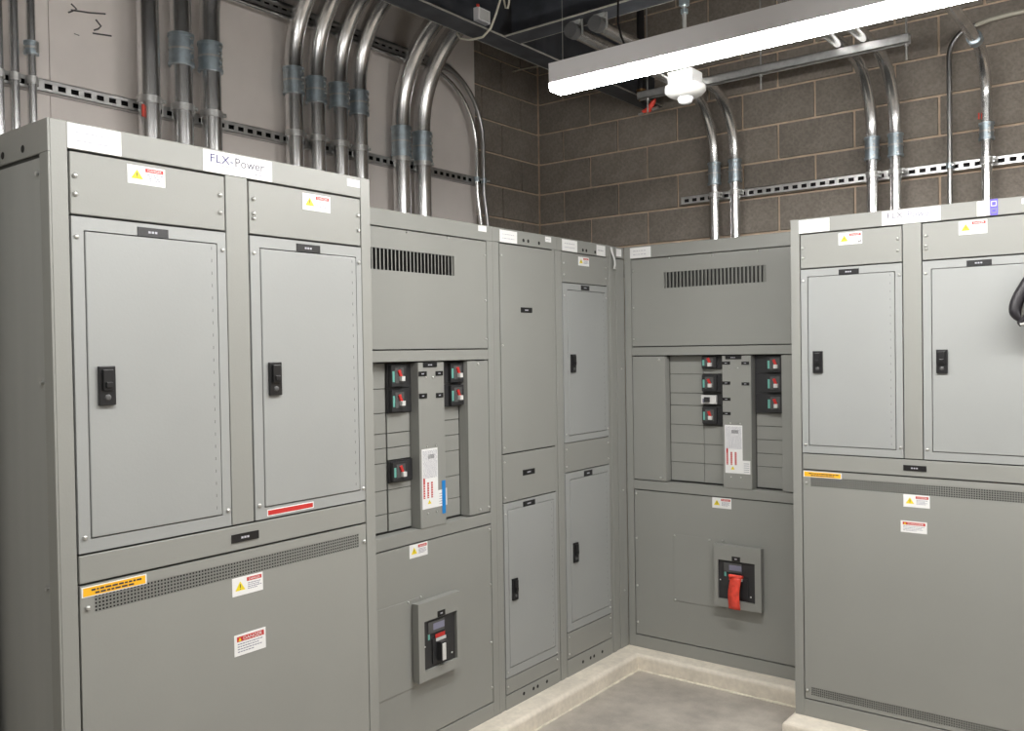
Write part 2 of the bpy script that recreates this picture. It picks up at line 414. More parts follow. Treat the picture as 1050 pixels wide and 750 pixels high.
# ---------------------------------------------------------------- wide two-door cabinet (left row nearest, right row nearest)
def wide_cabinet(root, depth, var):
    W = 1.055
    MB().fb(.003, W-.003, -depth, -.018, ZP, ZT-.003, 'body').build('housing', root)
    f = MB()
    f.fb(.042, 1.013, -.02, 0, 2.333, ZT); f.fb(0, .042, -.04, 0, ZP, ZT); f.fb(1.013, W, -.04, 0, ZP, ZT)
    f.fb(.492, .566, -.02, 0, 1.320, 2.333); f.fb(.042, 1.013, -.02, 0, ZP, .170)
    f.build('frame', root, bevel=.002)
    panel(.047, .488, 2.172, 2.327, root); panel(.571, 1.009, 2.172, 2.327, root)
    for (s0, s1, a0, a1, h0) in ((.047, .488, .080, .457, .102), (.571, 1.009, .607, .984, .624)):
        fr, dr = door_set(s0, s1, 1.321, 2.166, a0, a1, 1.357, 2.130, root)
        handle(h0, h0+.044, 1.690, 1.790, dr, .003)
    name_tag(.220, .308, 2.132, 2.156, root); name_tag(.741, .834, 2.133, 2.157, root)
    panel(.047, 1.009, 1.245, 1.315, root, name='divider_panel')
    name_tag(.487, .580, 1.268, 1.292, root)
    top = (.083, .977, 1.166, 1.212); low = (.075, .980, .193, .232)
    o = plate_holed(.047, 1.009, .176, 1.239, [top, low], root, name='lower_panel')
    mesh_vent(*top, 5, .0095, root); mesh_vent(*low, 4, .0095, root)
    # stickers
    m = MB().fb(.050, .224, .0002, .0014, 1.209, 1.2355, 'white').fb(.054, .220, .0014, .0018, 1.2115, 1.233, 'orange')
    for z, a, b in ((1.2255, .075, .200), (1.217, .085, .190)):
        x = a
        while x < b: l = random.uniform(.005, .016); m.fb(x, x+l, .0018, .0022, z-.0022, z+.0022, 'ink'); x += l+.003
    m.build('orange_label', root)['label'] = 'orange printed strip label'
    warning(.486, .592, 1.111, 1.165, root)
    scs = [(.058, 2.267), (.058, 2.221), (.472, 2.272), (.472, 2.222), (.586, 2.275), (.586, 2.232), (.586, 2.218), (.999, 2.272), (.999, 2.222),
           (.058, 2.115), (.476, 2.115), (.583, 2.115), (.998, 2.115), (.062, 1.360), (.478, 1.366), (.585, 1.364), (1.000, 1.36), (.065, 1.182), (.999, 1.182), (.058, .214), (.999, .214)]
    screws(scs, .001, root)
    def brand(s0, s1, c1, c2, c3):
        m = MB().fb(s0, s1, .0002, .0014, 2.334, 2.396, 'white')
        w_ = s1-s0
        m.text('FLX-', s0+w_*.10, s0+w_*.42, 2.363, 2.386, .0018, c1)
        m.text('Power', s0+w_*.45, s0+w_*.88, 2.360, 2.386, .0018, c2)
        m.fb(s0+w_*.12, s0+w_*.89, .0014, .0018, 2.355, 2.3562, c2)
        m.fb(s0+w_*.74, s0+w_*.77, .0014, .0018, 2.345, 2.348, c2); m.fb(s0+w_*.80, s0+w_*.88, .0014, .0018, 2.3455, 2.3475, c3)
        m.build('brand_plate', root)['label'] = 'white plate lettered FLX-Power'
    if var == 'left':
        paper(.042, .181, 2.334, 2.397, root, ink='fainter'); brand(.420, .655, 'navy', 'greyink', 'fade')
        paper(.955, 1.010, 2.365, 2.389, root, lines=1)
        warning(.196, .303, 2.269, 2.318, root); warning(.769, .880, 2.266, 2.318, root)
        warning(.489, .598, .936, .998, root, 'bar')
        m = MB().fb(.612, .788, .0012, .0022, 1.327, 1.347, 'white').fb(.615, .785, .0022, .0026, 1.330, 1.344, 'red'); m.build('red_strip_label', root)['label'] = 'thin red and white strip sticker'
        # side wall seen from the aisle: header with knockouts, flat side sheet, corner post
        s = MB(); s.box(-.006, .0, .0, depth, 2.318, ZT, 'paint'); s.box(-.006, 0, 0, .045, ZP, 2.318, 'paint'); s.box(-.006, 0, depth-.05, depth, ZP, 2.318, 'paint')
        s.box(-.006, 0, .045, depth-.05, ZP, .17, 'paint')
        s.build('side_frame', root, bevel=.002)
        s = MB().box(-.003, .002, .050, depth-.055, .175, 2.309, 'side'); s.build('side_panel', root, bevel=.0015)
        for y in (.132, .247): # knockouts on the side header
            q = MB(); q.add([(-.0066, y+.010*math.cos(2*PI*k/12), 2.342+.010*math.sin(2*PI*k/12)) for k in range(12)], [tuple(range(12))], 'hole'); q.build('knockout_hole', root)
        for z in (2.270, 1.753, 1.237, .72):
            q = MB().tube([(-.003, .058, z), (-.010, .058, z)], .0055, 'screw', seg=8); q.build('screw', root)
    else:
        paper(.040, .180, 2.334, 2.394, root, ink='fainter'); brand(.407, .643, 'greyink', 'fade', 'fade')
        paper(.781, .828, 2.335, 2.397, root, lines=1, ink='fainter')
        m = MB().fb(.829, .857, .0002, .0016, 2.334, ZT, 'purple').fb(.833, .853, .0016, .002, 2.371, 2.392, 'offw').fb(.836, .850, .002, .0022, 2.374, 2.389, 'purple').fb(.833, .853, .0016, .002, 2.342, 2.363, 'fade').fb(.836, .850, .002, .0022, 2.347, 2.358, 'purple')
        m.build('purple_label', root)['label'] = 'small purple square label'
        paper(.942, .985, 2.369, 2.390, root, lines=0)
        warning(.220, .323, 2.265, 2.319, root, scribble=True); warning(.712, .818, 2.265, 2.322, root)
        warning(.474, .580, 1.000, 1.050, root, 'bar')

# ---------------------------------------------------------------- distribution section (louvred top, breakers in the middle, main breaker below)
def panelboard(root, depth, var):
    W = 1.12
    h = MB().fb(.003, W-.003, -depth, -.075, ZP, ZT-.003, 'body')
    h.fb(.003, W-.003, -.075, -.018, 1.82, ZT-.003, 'body'); h.fb(.003, W-.003, -.075, -.018, ZP, 1.012, 'body')
    h.fb(.003, .05, -.075, -.018, 1.012, 1.82, 'body'); h.fb(W-.05, W-.003, -.075, -.018, 1.012, 1.82, 'body')
    h.build('housing', root)
    f = MB(); f.fb(0, W, -.02, 0, 2.330, ZT); f.fb(0, .043, -.02, 0, ZP, 2.330); f.fb(1.077, W, -.02, 0, ZP, 2.330)
    f.fb(.043, 1.077, -.02, 0, 1.775, 1.822); f.fb(.043, 1.077, -.062, 0, 1.006, 1.058); f.fb(.043, 1.077, -.02, 0, ZP, .160)
    f.build('frame', root, bevel=.002)
    hole = (.256, .847, 2.152, 2.240)
    plate_holed(.048, 1.072, 1.828, 2.324, [hole], root, name='top_panel')
    louvre(*hole, 27, root, var == 'back')
    screws([(.292, 2.318), (.549, 2.318), (.807, 2.318), (.060, 2.26), (.060, 2.05), (.060, 1.87), (1.062, 2.26), (1.062, 2.05), (1.062, 1.87)], 0, root, r=.005)
    # breaker bay
    D = -.055
    m = MB(); m.fb(.048, .256, -.012, 0, 1.064, 1.769); m.fb(.250, .256, D, -.012, 1.064, 1.769); m.build('bay_side_panel', root, bevel=.0015)
    m = MB(); m.fb(.925, 1.072, -.012, 0, 1.064, 1.769); m.fb(.925, .931, D, -.012, 1.064, 1.769); m.build('bay_side_panel', root, bevel=.0015)
    MB().fb(.256, .925, D-.012, D-.006, 1.064, 1.774, 'body').build('bay_back', root)
    ch = MB(); ch.fb(.600, .762, D, .004, 1.058, 1.769); cho = ch.build('centre_channel', root, bevel=.002)
    def plates(s0, s1, zs, dd):
        for a, b in zip(zs[:-1], zs[1:]): MB().fb(s0+.0008, s1-.0008, dd-.006, dd, b+.0022, a-.001, 'paint').build('blank_plate', root, bevel=.0012)
    if var == 'back':
        plates(.258, .462, [1.770, 1.667, 1.561, 1.492, 1.383, 1.279, 1.171, 1.066], D)
        plates(.463, .599, [1.383, 1.279, 1.171, 1.066], D)
        plates(.767, .923, [1.465, 1.393, 1.321, 1.248, 1.178, 1.066], D)
        plates(.463, .599, [1.698, 1.669], D+.004)
        for a, b in ((1.699, 1.768), (1.571, 1.668), (1.393, 1.492)): breaker(.463, .599, a, b, root, face='left')
        breaker(.463, .599, 1.503, 1.557, root, small=True)
        for a, b in ((1.676, 1.769), (1.570, 1.675), (1.465, 1.569)): breaker(.767, .923, a, b, root, face='right')
        tags = [(.62, .71, 1.750, 1.769), (.602, .646, 1.722, 1.738), (.711, .753, 1.721, 1.737), (.602, .646, 1.615, 1.631), (.711, .753, 1.611, 1.627), (.602, .646, 1.528, 1.544), (.602, .646, 1.451, 1.467)]
    else:
        plates(.258, .462, [1.770, 1.663, 1.562, 1.476, 1.415, 1.353, 1.239, 1.140, 1.066], D)
        plates(.463, .599, [1.560, 1.476, 1.415, 1.362], D+.006); plates(.463, .599, [1.268, 1.239, 1.140, 1.066], D+.006)
        plates(.767, .923, [1.567, 1.504, 1.435, 1.363, 1.249, 1.147, 1.066], D)
        for a, b in ((1.666, 1.766), (1.561, 1.664), (1.270, 1.360)): breaker(.463, .599, a, b, root, face='left')
        for a, b in ((1.671, 1.767), (1.567, 1.669)): breaker(.767, .923, a, b, root, face='right')
        tags = [(.63, .715, 1.748, 1.769), (.602, .650, 1.711, 1.731), (.708, .753, 1.710, 1.730), (.602, .650, 1.616, 1.637), (.708, .753, 1.614, 1.635)]
    for t in tags: name_tag(*t, cho, d=.004)
    for s_, z in ((.645, 1.705), (.69, 1.705), (.645, 1.408), (.70, 1.408), (.645, 1.120), (.70, 1.120)): MB().dome(s_, .004, z, .0045, .004).build('screw', cho)
    # instruction label
    q = .005
    m = MB().fb(.612, .711, .004, q, 1.140, 1.398, 'white').fb(.711, .753, .004, q, 1.140, 1.211, 'white')
    for k in range(26):
        z = 1.388-k*.0046; x = .618
        if 3 < k < 8: m.fb(.650, .690, q, q+.0004, z-.001, z+.0016, 'ink')
        while x < .705:
            l = random.uniform(.003, .012); m.fb(x, min(x+l, .706), q, q+.0004, z-.0008, z+.0008, 'fade'); x += l+.003
    for k, x in enumerate((.619, .643, .667)):
        m.fb(x, x+.010, q, q+.0004, 1.185, 1.253 if k else 1.272, 'red')
        for j in range(6): m.fb(x+.002, x+.008, q+.0004, q+.0008, 1.190+j*.0105, 1.193+j*.0105, 'white')
    m.tri(.655, 1.160, .022, .018, q+.0004, 'yellow')
    for k in range(5): m.fb(.717, .747, q, q+.0004, 1.150+k*.011, 1.152+k*.011, 'fade')
    m.build('instruction_label', cho)['label'] = 'white instruction label with red columns of print'
    if var == 'left':
        m = MB().fb(.753, .768, .0045, .0055, 1.140, 1.215, 'offw'); m.build('label_edge', cho)
        MB().fb(.735, .757, .0056, .0064, 1.105, 1.250, 'blue').build('blue_tape', cho)['label'] = 'strip of blue tape'
    for s_, z in ((.22, 1.75), (1.0, 1.755), (.22, 1.082), (1.0, 1.082), (1.062, 1.085)): MB().dome(s_, 0, z, .007, .005).build('screw', root)
    # bottom panel with main breaker
    panel(.048, 1.072, .166, 1.000, root, name='lower_panel')
    panel(.296, .600, .398, .772, root, d=.0035, name='blanking_plate', t=.0035, bevel=.0012)
    screws([(.304, .765), (.304, .404), (.515, .765), (.590, .772)], .0035, root, r=.005)
    warning(.532, .642, .944, 1.001, root)
    screws([(.060, z) for z in (.98, .722, .448, .236)]+[(1.062, z) for z in (.98, .722, .448, .236)], 0, root)
    m = MB(); ox = .024 if var == 'back' else -.002
    s0, s1, z0, z1 = .535+ox, .803+ox-(.006 if var == 'back' else 0), .424, .757; ox = .012 if var == 'back' else 0
    m.ring(s0, s1, z0, z1, .568+ox, .775+ox, .466, .676, .012, .045)
    m.fb(s0+.004, s1-.004, 0, .012, z0+.004, z1-.004)
    bx = m.build('breaker_cover', root); bx['label'] = 'raised grey cover around the main breaker'
    b = MB(); b.fb(.567, .770, .012, .034, .454, .662, 'brk')
    b.fb(.600, .700, .034, .038, .600, .650, 'brk2'); b.fb(.63, .70, .038, .0385, .612, .640, 'fade')
    b.fb(.622, .735, .034, .040, .470, .575, 'brk'); 
    b.fb(.600, .612, .034, .0345, .575, .600, 'green'); b.fb(.745, .752, .034, .037, .48, .487, 'offw'); b.fb(.575, .581, .034, .037, .55, .556, 'offw')
    b.fb(.640, .700, .040, .041, .575, .592, 'red'); b.fb(.643, .706, .041, .0415, .560, .574, 'offw')
    mb_ = b.build('main_breaker', root, bevel=.001); mb_['label'] = 'black main breaker'
    hd = MB(); hd.fb(.648, .690, .040, .068, .478, .560, 'brk'); hd.fb(.650, .672, .068, .073, .482, .555, 'brk2' if var == 'back' else 'offw')
    hd.build('toggle', mb_, bevel=.004)
    mb_.location = (ox, 0, .013); hd_tag = name_tag(.650+ox, .696+ox, .678, .702, root, d=.045)
    if var == 'back': paper(.041, .175, 2.334, 2.394, root, ink='fainter')
    else: paper(1.017, 1.077, 2.369, 2.396, root, lines=0)

# ---------------------------------------------------------------- narrow sections
def narrow_common(root, W, depth, lp, rp):
    MB().fb(.002, W-.002, -depth, -.018, ZP, ZT-.003, 'body').build('housing', root)
    f = MB(); f.fb(0, W, -.02, 0, 2.332, ZT); f.fb(0, .018, -.02, 0, ZP, 2.332); f.fb(.021, lp, -.02, -.003, ZP, 2.332)
    f.fb(rp, W-.018, -.02, -.003, ZP, 2.332); f.fb(W-.015, W, -.02, 0, ZP, 2.332)
    return f

# the left row ---------------------------------------------------
HALF = PI/2
A = thing('switchgear_cabinet', 'wide grey two-door cabinet in the left row, nearest the camera, lettered FLX-Power', 'cabinet', (-2.21, 1.027, 0), HALF)
wide_cabinet(A, 1.30, 'left')
Bc = thing('panelboard_cabinet', 'grey panelboard cabinet with blue tape on its centre channel, second in the left row', 'cabinet', (-2.62, 2.125, 0), HALF)
panelboard(Bc, .885, 'left')

C1 = thing('narrow_cabinet', 'narrow grey cabinet with one door in its lower half, beside the blue-taped panelboard', 'cabinet', (-2.62, 3.245, 0), HALF)
f = narrow_common(C1, .530, .885, .050, .490); f.fb(.05, .49, -.02, 0, ZP, .158); f.build('frame', C1, bevel=.0015)
panel(.054, .486, 1.321, 2.326, C1, name='upper_panel'); panel(.054, .486, 1.086, 1.315, C1)
fr, dr = door_set(.054, .486, .243, 1.081, .085, .462, .288, 1.046, C1); handle(.102, .144, .607, .712, dr, .003)
panel(.054, .486, .163, .237, C1, name='kick_panel')
name_tag(.214, .304, 2.001, 2.026, C1); name_tag(.210, .306, 1.200, 1.226, C1); name_tag(.206, .304, 1.045, 1.071, C1)
paper(.056, .192, 2.334, 2.392, C1, ink='fainter'); paper(.428, .480, 2.366, 2.393, C1, lines=1)
holes([(.244, 2.356), (.283, 2.356), (.374, 2.354)], 0, C1); holes([(.19, .128), (.27, .128), (.305, .128), (.385, .128)], 0, C1)
screws([(.065, 2.27), (.065, 1.84), (.065, 1.35), (.065, 1.28), (.065, 1.11), (.065, 1.03), (.065, .27), (.476, .25), (.476, .215), (.065, .2)], 0, C1, r=.005)

C2 = thing('narrow_cabinet', 'narrow grey cabinet with an upper and a lower door, next to the room corner', 'cabinet', (-2.62, 3.775, 0), HALF)
f = narrow_common(C2, .525, .885, .045, .488); f.fb(.045, .488, -.02, 0, ZP, .180); f.build('frame', C2, bevel=.0015)
panel(.049, .484, 2.170, 2.327, C2, name='upper_panel')
fr, dr = door_set(.049, .484, 1.326, 2.165, .090, .460, 1.362, 2.128, C2); handle(.106, .148, 1.694, 1.790, dr, .003)
panel(.049, .484, 1.169, 1.321, C2)
fr, dr = door_set(.049, .484, .326, 1.164, .090, .465, .372, 1.126, C2); handle(.104, .147, .684, .789, dr, .003)
panel(.049, .484, .186, .320, C2, name='kick_panel')
name_tag(.222, .302, 2.135, 2.159, C2); name_tag(.225, .306, 1.128, 1.158, C2)
warning(.200, .305, 2.266, 2.313, C2)
paper(.049, .191, 2.334, 2.394, C2, ink='fainter'); paper(.384, .474, 2.334, 2.392, C2, lines=1)
holes([(.247, 2.351), (.281, 2.351), (.369, 2.350)], 0, C2); holes([(.19, .132), (.265, .132), (.30, .132), (.385, .132)], 0, C2)
screws([(.060, 2.27), (.060, 2.21), (.474, 2.27), (.474, 2.21), (.060, 2.10), (.474, 2.10), (.060, 1.37), (.474, 1.37), (.060, 1.29), (.060, 1.2), (.474, 1.29), (.474, 1.2), (.474, .36), (.474, .40), (.060, .30), (.060, .21), (.474, .30), (.474, .21)], 0, C2, r=.005)

FL = thing('corner_filler', 'slim grey filler post closing the inside corner between the two cabinet rows', 'filler', (-2.62, 4.300, 0), HALF)
f = MB(); f.fb(.0, .154, -.30, -.018, ZP, 2.395, 'body'); f.build('housing', FL)
f = MB(); f.fb(.002, .022, -.02, 0, ZP, 2.398); f.fb(.025, .062, -.02, -.004, ZP, 2.398); f.fb(.066, .154, -.02, -.001, ZP, 2.33); f.fb(.066, .154, -.02, -.001, 2.336, 2.398)
f.build('filler_strip', FL, bevel=.0015)
screws([(.11, .42), (.11, 1.0), (.11, 1.7)], -.001, FL, r=.005)
paper(.070, .125, 2.345, 2.388, FL, lines=0)
pl = MB(); n = 8; vs = []
for k in range(n+1):
    t = k/n; zz = 2.392-.125*t; dd = .003+.022*math.sin(t*2.2)**2
    vs += [(.000+.006*t, -dd, zz), (.032+.012*t, -dd*.6, zz)]
pl.add(vs, [(2*k, 2*k+1, 2*k+3, 2*k+2) for k in range(n)], 'white', True)
p = pl.build('peeling_label', FL); p['label'] = 'curling white paper label'
so = p.modifiers.new('s', 'SOLIDIFY'); so.thickness = .0008

N0 = thing('neighbour_cabinet', 'grey cabinet edge at the far left, set back beside the near two-door cabinet', 'cabinet', (-2.53, .10, 0), HALF)
MB().fb(.003, .897, -.97, -.018, ZP, ZT-.003, 'body').build('housing', N0)
f = MB(); f.fb(0, .9, -.02, 0, 2.332, ZT); f.fb(0, .045, -.02, 0, ZP, 2.332); f.fb(.855, .9, -.02, 0, ZP, 2.332); f.fb(.045, .855, -.02, 0, ZP, .165); f.build('frame', N0, bevel=.002)
panel(.05, .85, 1.325, 2.326, N0); panel(.05, .85, .17, 1.32, N0, name='lower_panel')

# the back row -----------------------------------------------------
Ec = thing('panelboard_cabinet', 'grey panelboard cabinet on the back wall with a red tag hanging from its main breaker', 'cabinet', (-2.620, 4.455, 0))
panelboard(Ec, .452, 'back')
Dc = thing('switchgear_cabinet', 'wide grey two-door cabinet ending the back row, purple label on its header', 'cabinet', (-1.495, 4.06, 0))
wide_cabinet(Dc, .845, 'right')

# red lockout tag hanging from the main breaker toggle of the back panelboard
t = MB()
n = 10; vs = []
for k in range(n+1):
    q = k/n; zz = .604-.172*q; w_ = .031+.002*q; cx = .700-.014*q-.004*math.sin(q*4); yy = -.080-.012*math.sin(q*3)
    vs += [(cx-w_, yy+.004, zz), (cx, yy-.004, zz), (cx+w_, yy, zz)]
t.add(vs, [(3*k+a, 3*k+a+1, 3*k+a+4, 3*k+a+3) for k in range(n) for a in (0, 1)], 'tagred', True)
for k in range(5): t.fb(.680, .706, .0965, .0972, .560-k*.022, .564-k*.022, 'tagred')
to = t.build('lockout_tag', loc=(-2.620, 4.455, 0)); s_ = to.modifiers.new('s', 'SOLIDIFY'); s_.thickness = .0015
tag(to, 'red lockout tag hanging from the main breaker of the back wall panelboard', 'tag')
lk = MB().tube([(.660, -.074, .585), (.667, -.084, .602), (.684, -.087, .608), (.702, -.084, .602), (.706, -.074, .583)], .0045, 'tagred', seg=8)
lk.tube([(.660, -.078, .606), (.735, -.078, .606)], .009, 'tagred', seg=8); lk.build('clasp', to)

# black padded bag hung on the right-hand door of the right cabinet, only its left edge in the frame
def sb(o):
    q = o.modifiers.new('s', 'SUBSURF'); q.levels = 2; q.render_levels = 2
bg = thing('hanging_bag', 'black padded bag with a strap, cut off by the right edge of the picture', 'bag', (-.40, 3.95, 1.75))
m = MB()
prof = [((-.125, 1.990-1.75, .0), .014), ((-.165, .215, 0), .026), ((-.178, .190, 0), .030), ((-.160, .165, 0), .024), ((-.10, .150, 0), .030)]
m.tube([(.03, .04, .52), (-.02, .04, .455), (-.075, .03, .375), (-.130, .02, .285), (-.163, .01, .215), (-.166, .0, .175), (-.140, .0, .152)], .02, 'bag', seg=12, rs=[.012, .016, .022, .027, .028, .024, .014])
sb(m.build('shoulder_strap', bg))
m = MB().tube([(.0, .0, .43), (-.045, .0, .355), (-.095, -.01, .275), (-.128, -.01, .20), (-.134, -.01, .158)], .01, 'bagt', seg=10, rs=[.01, .014, .016, .014, .008]); sb(m.build('webbing', bg))
m = MB().tube([(-.150, -.02, .135), (-.10, -.02, .165), (-.04, -.01, .20), (.04, 0, .22), (.16, 0, .20)], .03, 'bag', seg=14, rs=[.010, .030, .055, .075, .05])
m.tube([(-.125, .02, .20), (-.09, .02, .26), (-.03, .02, .32), (.05, .02, .31), (.14, .02, .26)], .05, 'bag', seg=12, rs=[.018, .04, .055, .07, .06]); sb(m.build('bag_body', bg))
m = MB().tube([(-.138, -.045, .134), (-.118, -.05, .138)], .006, 'screw', seg=8); m.build('buckle', bg)
m = MB().tube([(.03, .04, .52), (.03, .09, .60), (.03, .104, .61)], .006, 'bagt', seg=8); m.build('hook', bg)

# ================================================================ CONDUITS, STRUT, STEEL
def strut_slotted(name, label, a, b, axis, z, face, group=None):
    """slotted channel along 'x' or 'y'; face = coordinate of its open front"""
    m = MB(); H = .048; T = .038; pitch = .0508
    def bb(s0, s1, d0, d1, z0, z1, mt):      # d = distance back from the slotted face
        if axis == 'y': m.box(face-d1, face-d0, s0, s1, z0, z1, mt)
        else: m.box(s0, s1, face+d0, face+d1, z0, z1, mt)
    bb(a, b, 0, T, z+H-.003, z+H, 'strut'); bb(a, b, 0, T, z, z+.003, 'strut')
    bb(a, b, 0, .0025, z+.033, z+H, 'strut'); bb(a, b, 0, .0025, z, z+.013, 'strut')
    bb(a, b, T-.008, T-.005, z, z+H, 'hole')
    n = int((b-a)/pitch)
    for k in range(n+1):
        s = a+k*pitch; bb(s, min(s+.021, b), 0, .0025, z+.013, z+.033, 'strut')
    return tag(m.build(name), label, 'strut', group)
strut_slotted('strut_channel', 'long slotted steel strut on the beige board behind the left conduits', -.4, 4.25, 'y', 2.832, -3.480)
strut_slotted('strut_channel', 'slotted steel strut bolted to the block wall behind the right cabinets', -2.462, .9, 'x', 2.678, 4.872)
strut_slotted('strut_channel', 'upper dark slotted strut high on the beige board under the ceiling steel', 2.30, 3.95, 'y', 3.462, -3.480)

def ringz(m, c, r, h, mt, seg=16): m.tube([(c[0], c[1], c[2]-h/2), (c[0], c[1], c[2]+h/2)], r, mt, seg=seg)
def conduit(label, cat_group, pts, r, coupling=None, strap=None, base=(0, 0), bolts='x', matn='emt', fit='fit', extra=None):
    """vertical conduit: pts from its foot up; coupling = (z0,z1); strap = z of the pipe clamp"""
    o = MB().tube(pts, r, matn, seg=20).build('conduit')
    tag(o, label, 'conduit', cat_group)
    x, y = pts[0][0], pts[0][1]
    if coupling:
        z0, z1 = coupling; m = MB()
        m.tube([(x, y, z0), (x, y, z1)], r+.006, fit, seg=20); m.tube([(x, y, z0-.004), (x, y, z0+.008)], r+.010, fit, seg=20); m.tube([(x, y, z1-.008), (x, y, z1+.004)], r+.010, fit, seg=20)
        zm = (z0+z1)/2; m.tube([(x, y, zm-.004), (x, y, zm+.004)], r+.009, 'strut', seg=20)
        c_ = m.build('coupling', o)
        b = MB()
        for k in range(4):
            z = z0+(z1-z0)*(k+.5)/4
            if bolts == 'x': b.tube([(x+.93*r, y+.37*r, z), (x+.93*r+.014, y+.37*r+.006, z)], .0065, 'screw', seg=8)
            else: b.tube([(x+.5*r, y-.85*r, z), (x+.55*r+.006, y-r-.014, z)], .005, 'screw', seg=8)
        b.build('set_screws', c_)
    if strap:
        m = MB(); m.tube([(x, y, strap-.014), (x, y, strap+.014)], r+.004, 'strut', seg=20)
        if bolts == 'x': m.box(x-r*.8, x+r*.3, y+r, y+r+.2*r, strap-.016, strap+.016, 'strut').tube([(x+.3*r, y+.85*r, strap), (x+.75*r, y+1.15*r, strap)], .2*r, 'screw', seg=8)
        else: m.box(x+r, x+r+.010, y-.3*r, y+r, strap-.014, strap+.014, 'strut').tube([(x+r-.004, y-.3*r, strap), (x+r+.022, y-.3*r, strap)], .006, 'screw', seg=8)
        m.build('pipe_clamp', o)
    if extra: extra(o)
    return o
XC = -3.433
G1 = 'three thin conduits left of the near cabinet corner'
for y, l in ((1.432, 'thin conduit at the left edge of the picture, first of three'), (1.487, 'thin conduit second from the left edge, in front of the beige board'), (1.549, 'thin conduit third from the left edge, nearest the cabinet corner')):
    conduit(l, G1, [(-3.463, y, ZT), (-3.463, y, 3.2), (-3.463, y, 4.1)], .0165, strap=2.86, coupling=(2.96, 3.0) if y > 1.5 else None)
G2 = 'three thick conduits above the near left cabinet'
def redmark(o): MB().box(-3.405, -3.398, 1.952, 1.962, 2.795, 2.845, 'tagred').build('red_tape', o)
conduit('thick straight conduit, left one of three above the near left cabinet, without coupling', G2, [(XC, 2.004, ZT), (XC, 2.004, 3.2), (XC, 2.004, 4.15)], .0445, strap=2.875, extra=redmark)
conduit('thick conduit with zinc coupling, middle one of three above the near left cabinet', G2, [(XC, 2.155, ZT)]+[(XC, 2.155, 3.3)]+arc_xz(XC, 2.155, 3.34, .55), .0445, (3.058, 3.183), 2.875)
conduit('thick conduit with zinc coupling, right one of three above the near left cabinet', G2, [(XC, 2.296, ZT)]+[(XC, 2.296, 3.2)]+arc_xz(XC, 2.296, 3.30, .50), .0445, (3.065, 3.183), 2.875)
G3 = 'four thick bent conduits above the near left cabinet'
for y, zc, l in ((2.751, (3.067, 3.185), 'first from the left of four bent thick conduits'), (2.888, (3.054, 3.170), 'second from the left of four bent thick conduits'), (3.036, (3.060, 3.175), 'third from the left of four bent thick conduits'), (3.170, (3.051, 3.167), 'rightmost of four bent thick conduits')):
    conduit(l+', above the near left cabinet', G3, [(XC, y, ZT)]+[(XC, y, 3.15)]+arc_xz(XC, y, 3.20, .48, 86), .0425, zc, 2.875)
G4 = 'pair of thickest conduits above the blue-taped panelboard'
for y, l in ((3.475, 'left one of the pair of thickest bent conduits above the blue-taped panelboard'), (3.640, 'right one of the pair of thickest bent conduits above the blue-taped panelboard')):
    conduit(l, G4, [(XC, y, ZT)]+[(XC, y, 3.0)]+arc_xz(XC, y, 3.06, .60, 82), .0480, (2.885, 3.040), 2.872)
# the two small conduits at the end of the beige board: from the left along the wall, then down
for k, (y, r, l) in enumerate(((4.135, .0135, 'left one of two thin conduits looping down at the end of the beige board'), (4.200, .0135, 'right one of two thin conduits looping down at the end of the beige board'))):
    R_ = .40; zt = 3.43+k*.055; pts = [(-3.45, y+.05, ZT), (-3.45, y+.03, 2.60), (-3.45, y, 2.78), (-3.45, y, 2.95)]
    pts += [(-3.45, y-R_*(1-math.cos(a)), zt-R_+R_*math.sin(a)) for a in [math.radians(9*i) for i in range(11)]]
    pts += [(-3.45, 3.2, zt), (-3.45, 2.4, zt)]
    o = MB().tube(pts, r, 'emtd' if k else 'emt', seg=12).build('conduit'); tag(o, l, 'conduit', 'thin looping conduits')
    MB().tube([(-3.45, y, 2.842), (-3.45, y, 2.872)], r+.004, 'fit', seg=12).tube([(-3.45, y+.012, 2.857), (-3.425, y+.03, 2.857)], .006, 'screw', seg=8).build('pipe_clamp', o)

# back wall conduits: up the wall, then forward over the trapeze to the beam
def back_conduit(x, r, zc, R_, label, grp, zend=3.25, yend=3.335, coup=(2.765, 2.885), clampz=2.702, cl=True):
    y = 4.816; z0 = zend-R_
    pts = [(x, y, ZT), (x, y, (ZT+z0)/2), (x, y, z0-.02)]+[(x, y-R_*(1-math.cos(a)), z0+R_*math.sin(a)) for a in [math.radians(7.5*i) for i in range(13)]]
    pts += [(x, 4.0, zend), (x, yend, zend)]
    def ex(o):
        m = MB().tube([(x, yend-.006, zend), (x, yend+.035, zend)], r+.005, 'duct', seg=18).box(x-.02, x+.035, yend+.02, yend+.05, zend+r, 3.298, 'side').tube([(x+r+.012, yend+.03, zend-.02), (x+r+.012, yend+.03, 3.297)], .005, 'screw', seg=8)
        m.build('beam_clamp', o)
    return conduit(label, grp, pts, r, coup, clampz, bolts='y', extra=ex if cl else None)
G5 = 'back wall conduits'
back_conduit(-2.219, .0295, 0, .34, 'left conduit of the pair rising above the back wall panelboard', G5, yend=3.335)
back_conduit(-2.092, .0295, 0, .34, 'right conduit of the pair rising above the back wall panelboard', G5, yend=3.335)
back_conduit(-1.336, .0295, 0, .34, 'left conduit of the pair above the left half of the right cabinet', G5, coup=(2.782, 2.892), yend=3.335)
back_conduit(-1.220, .0295, 0, .34, 'right conduit of the pair above the left half of the right cabinet', G5, coup=(2.782, 2.892), yend=3.335)
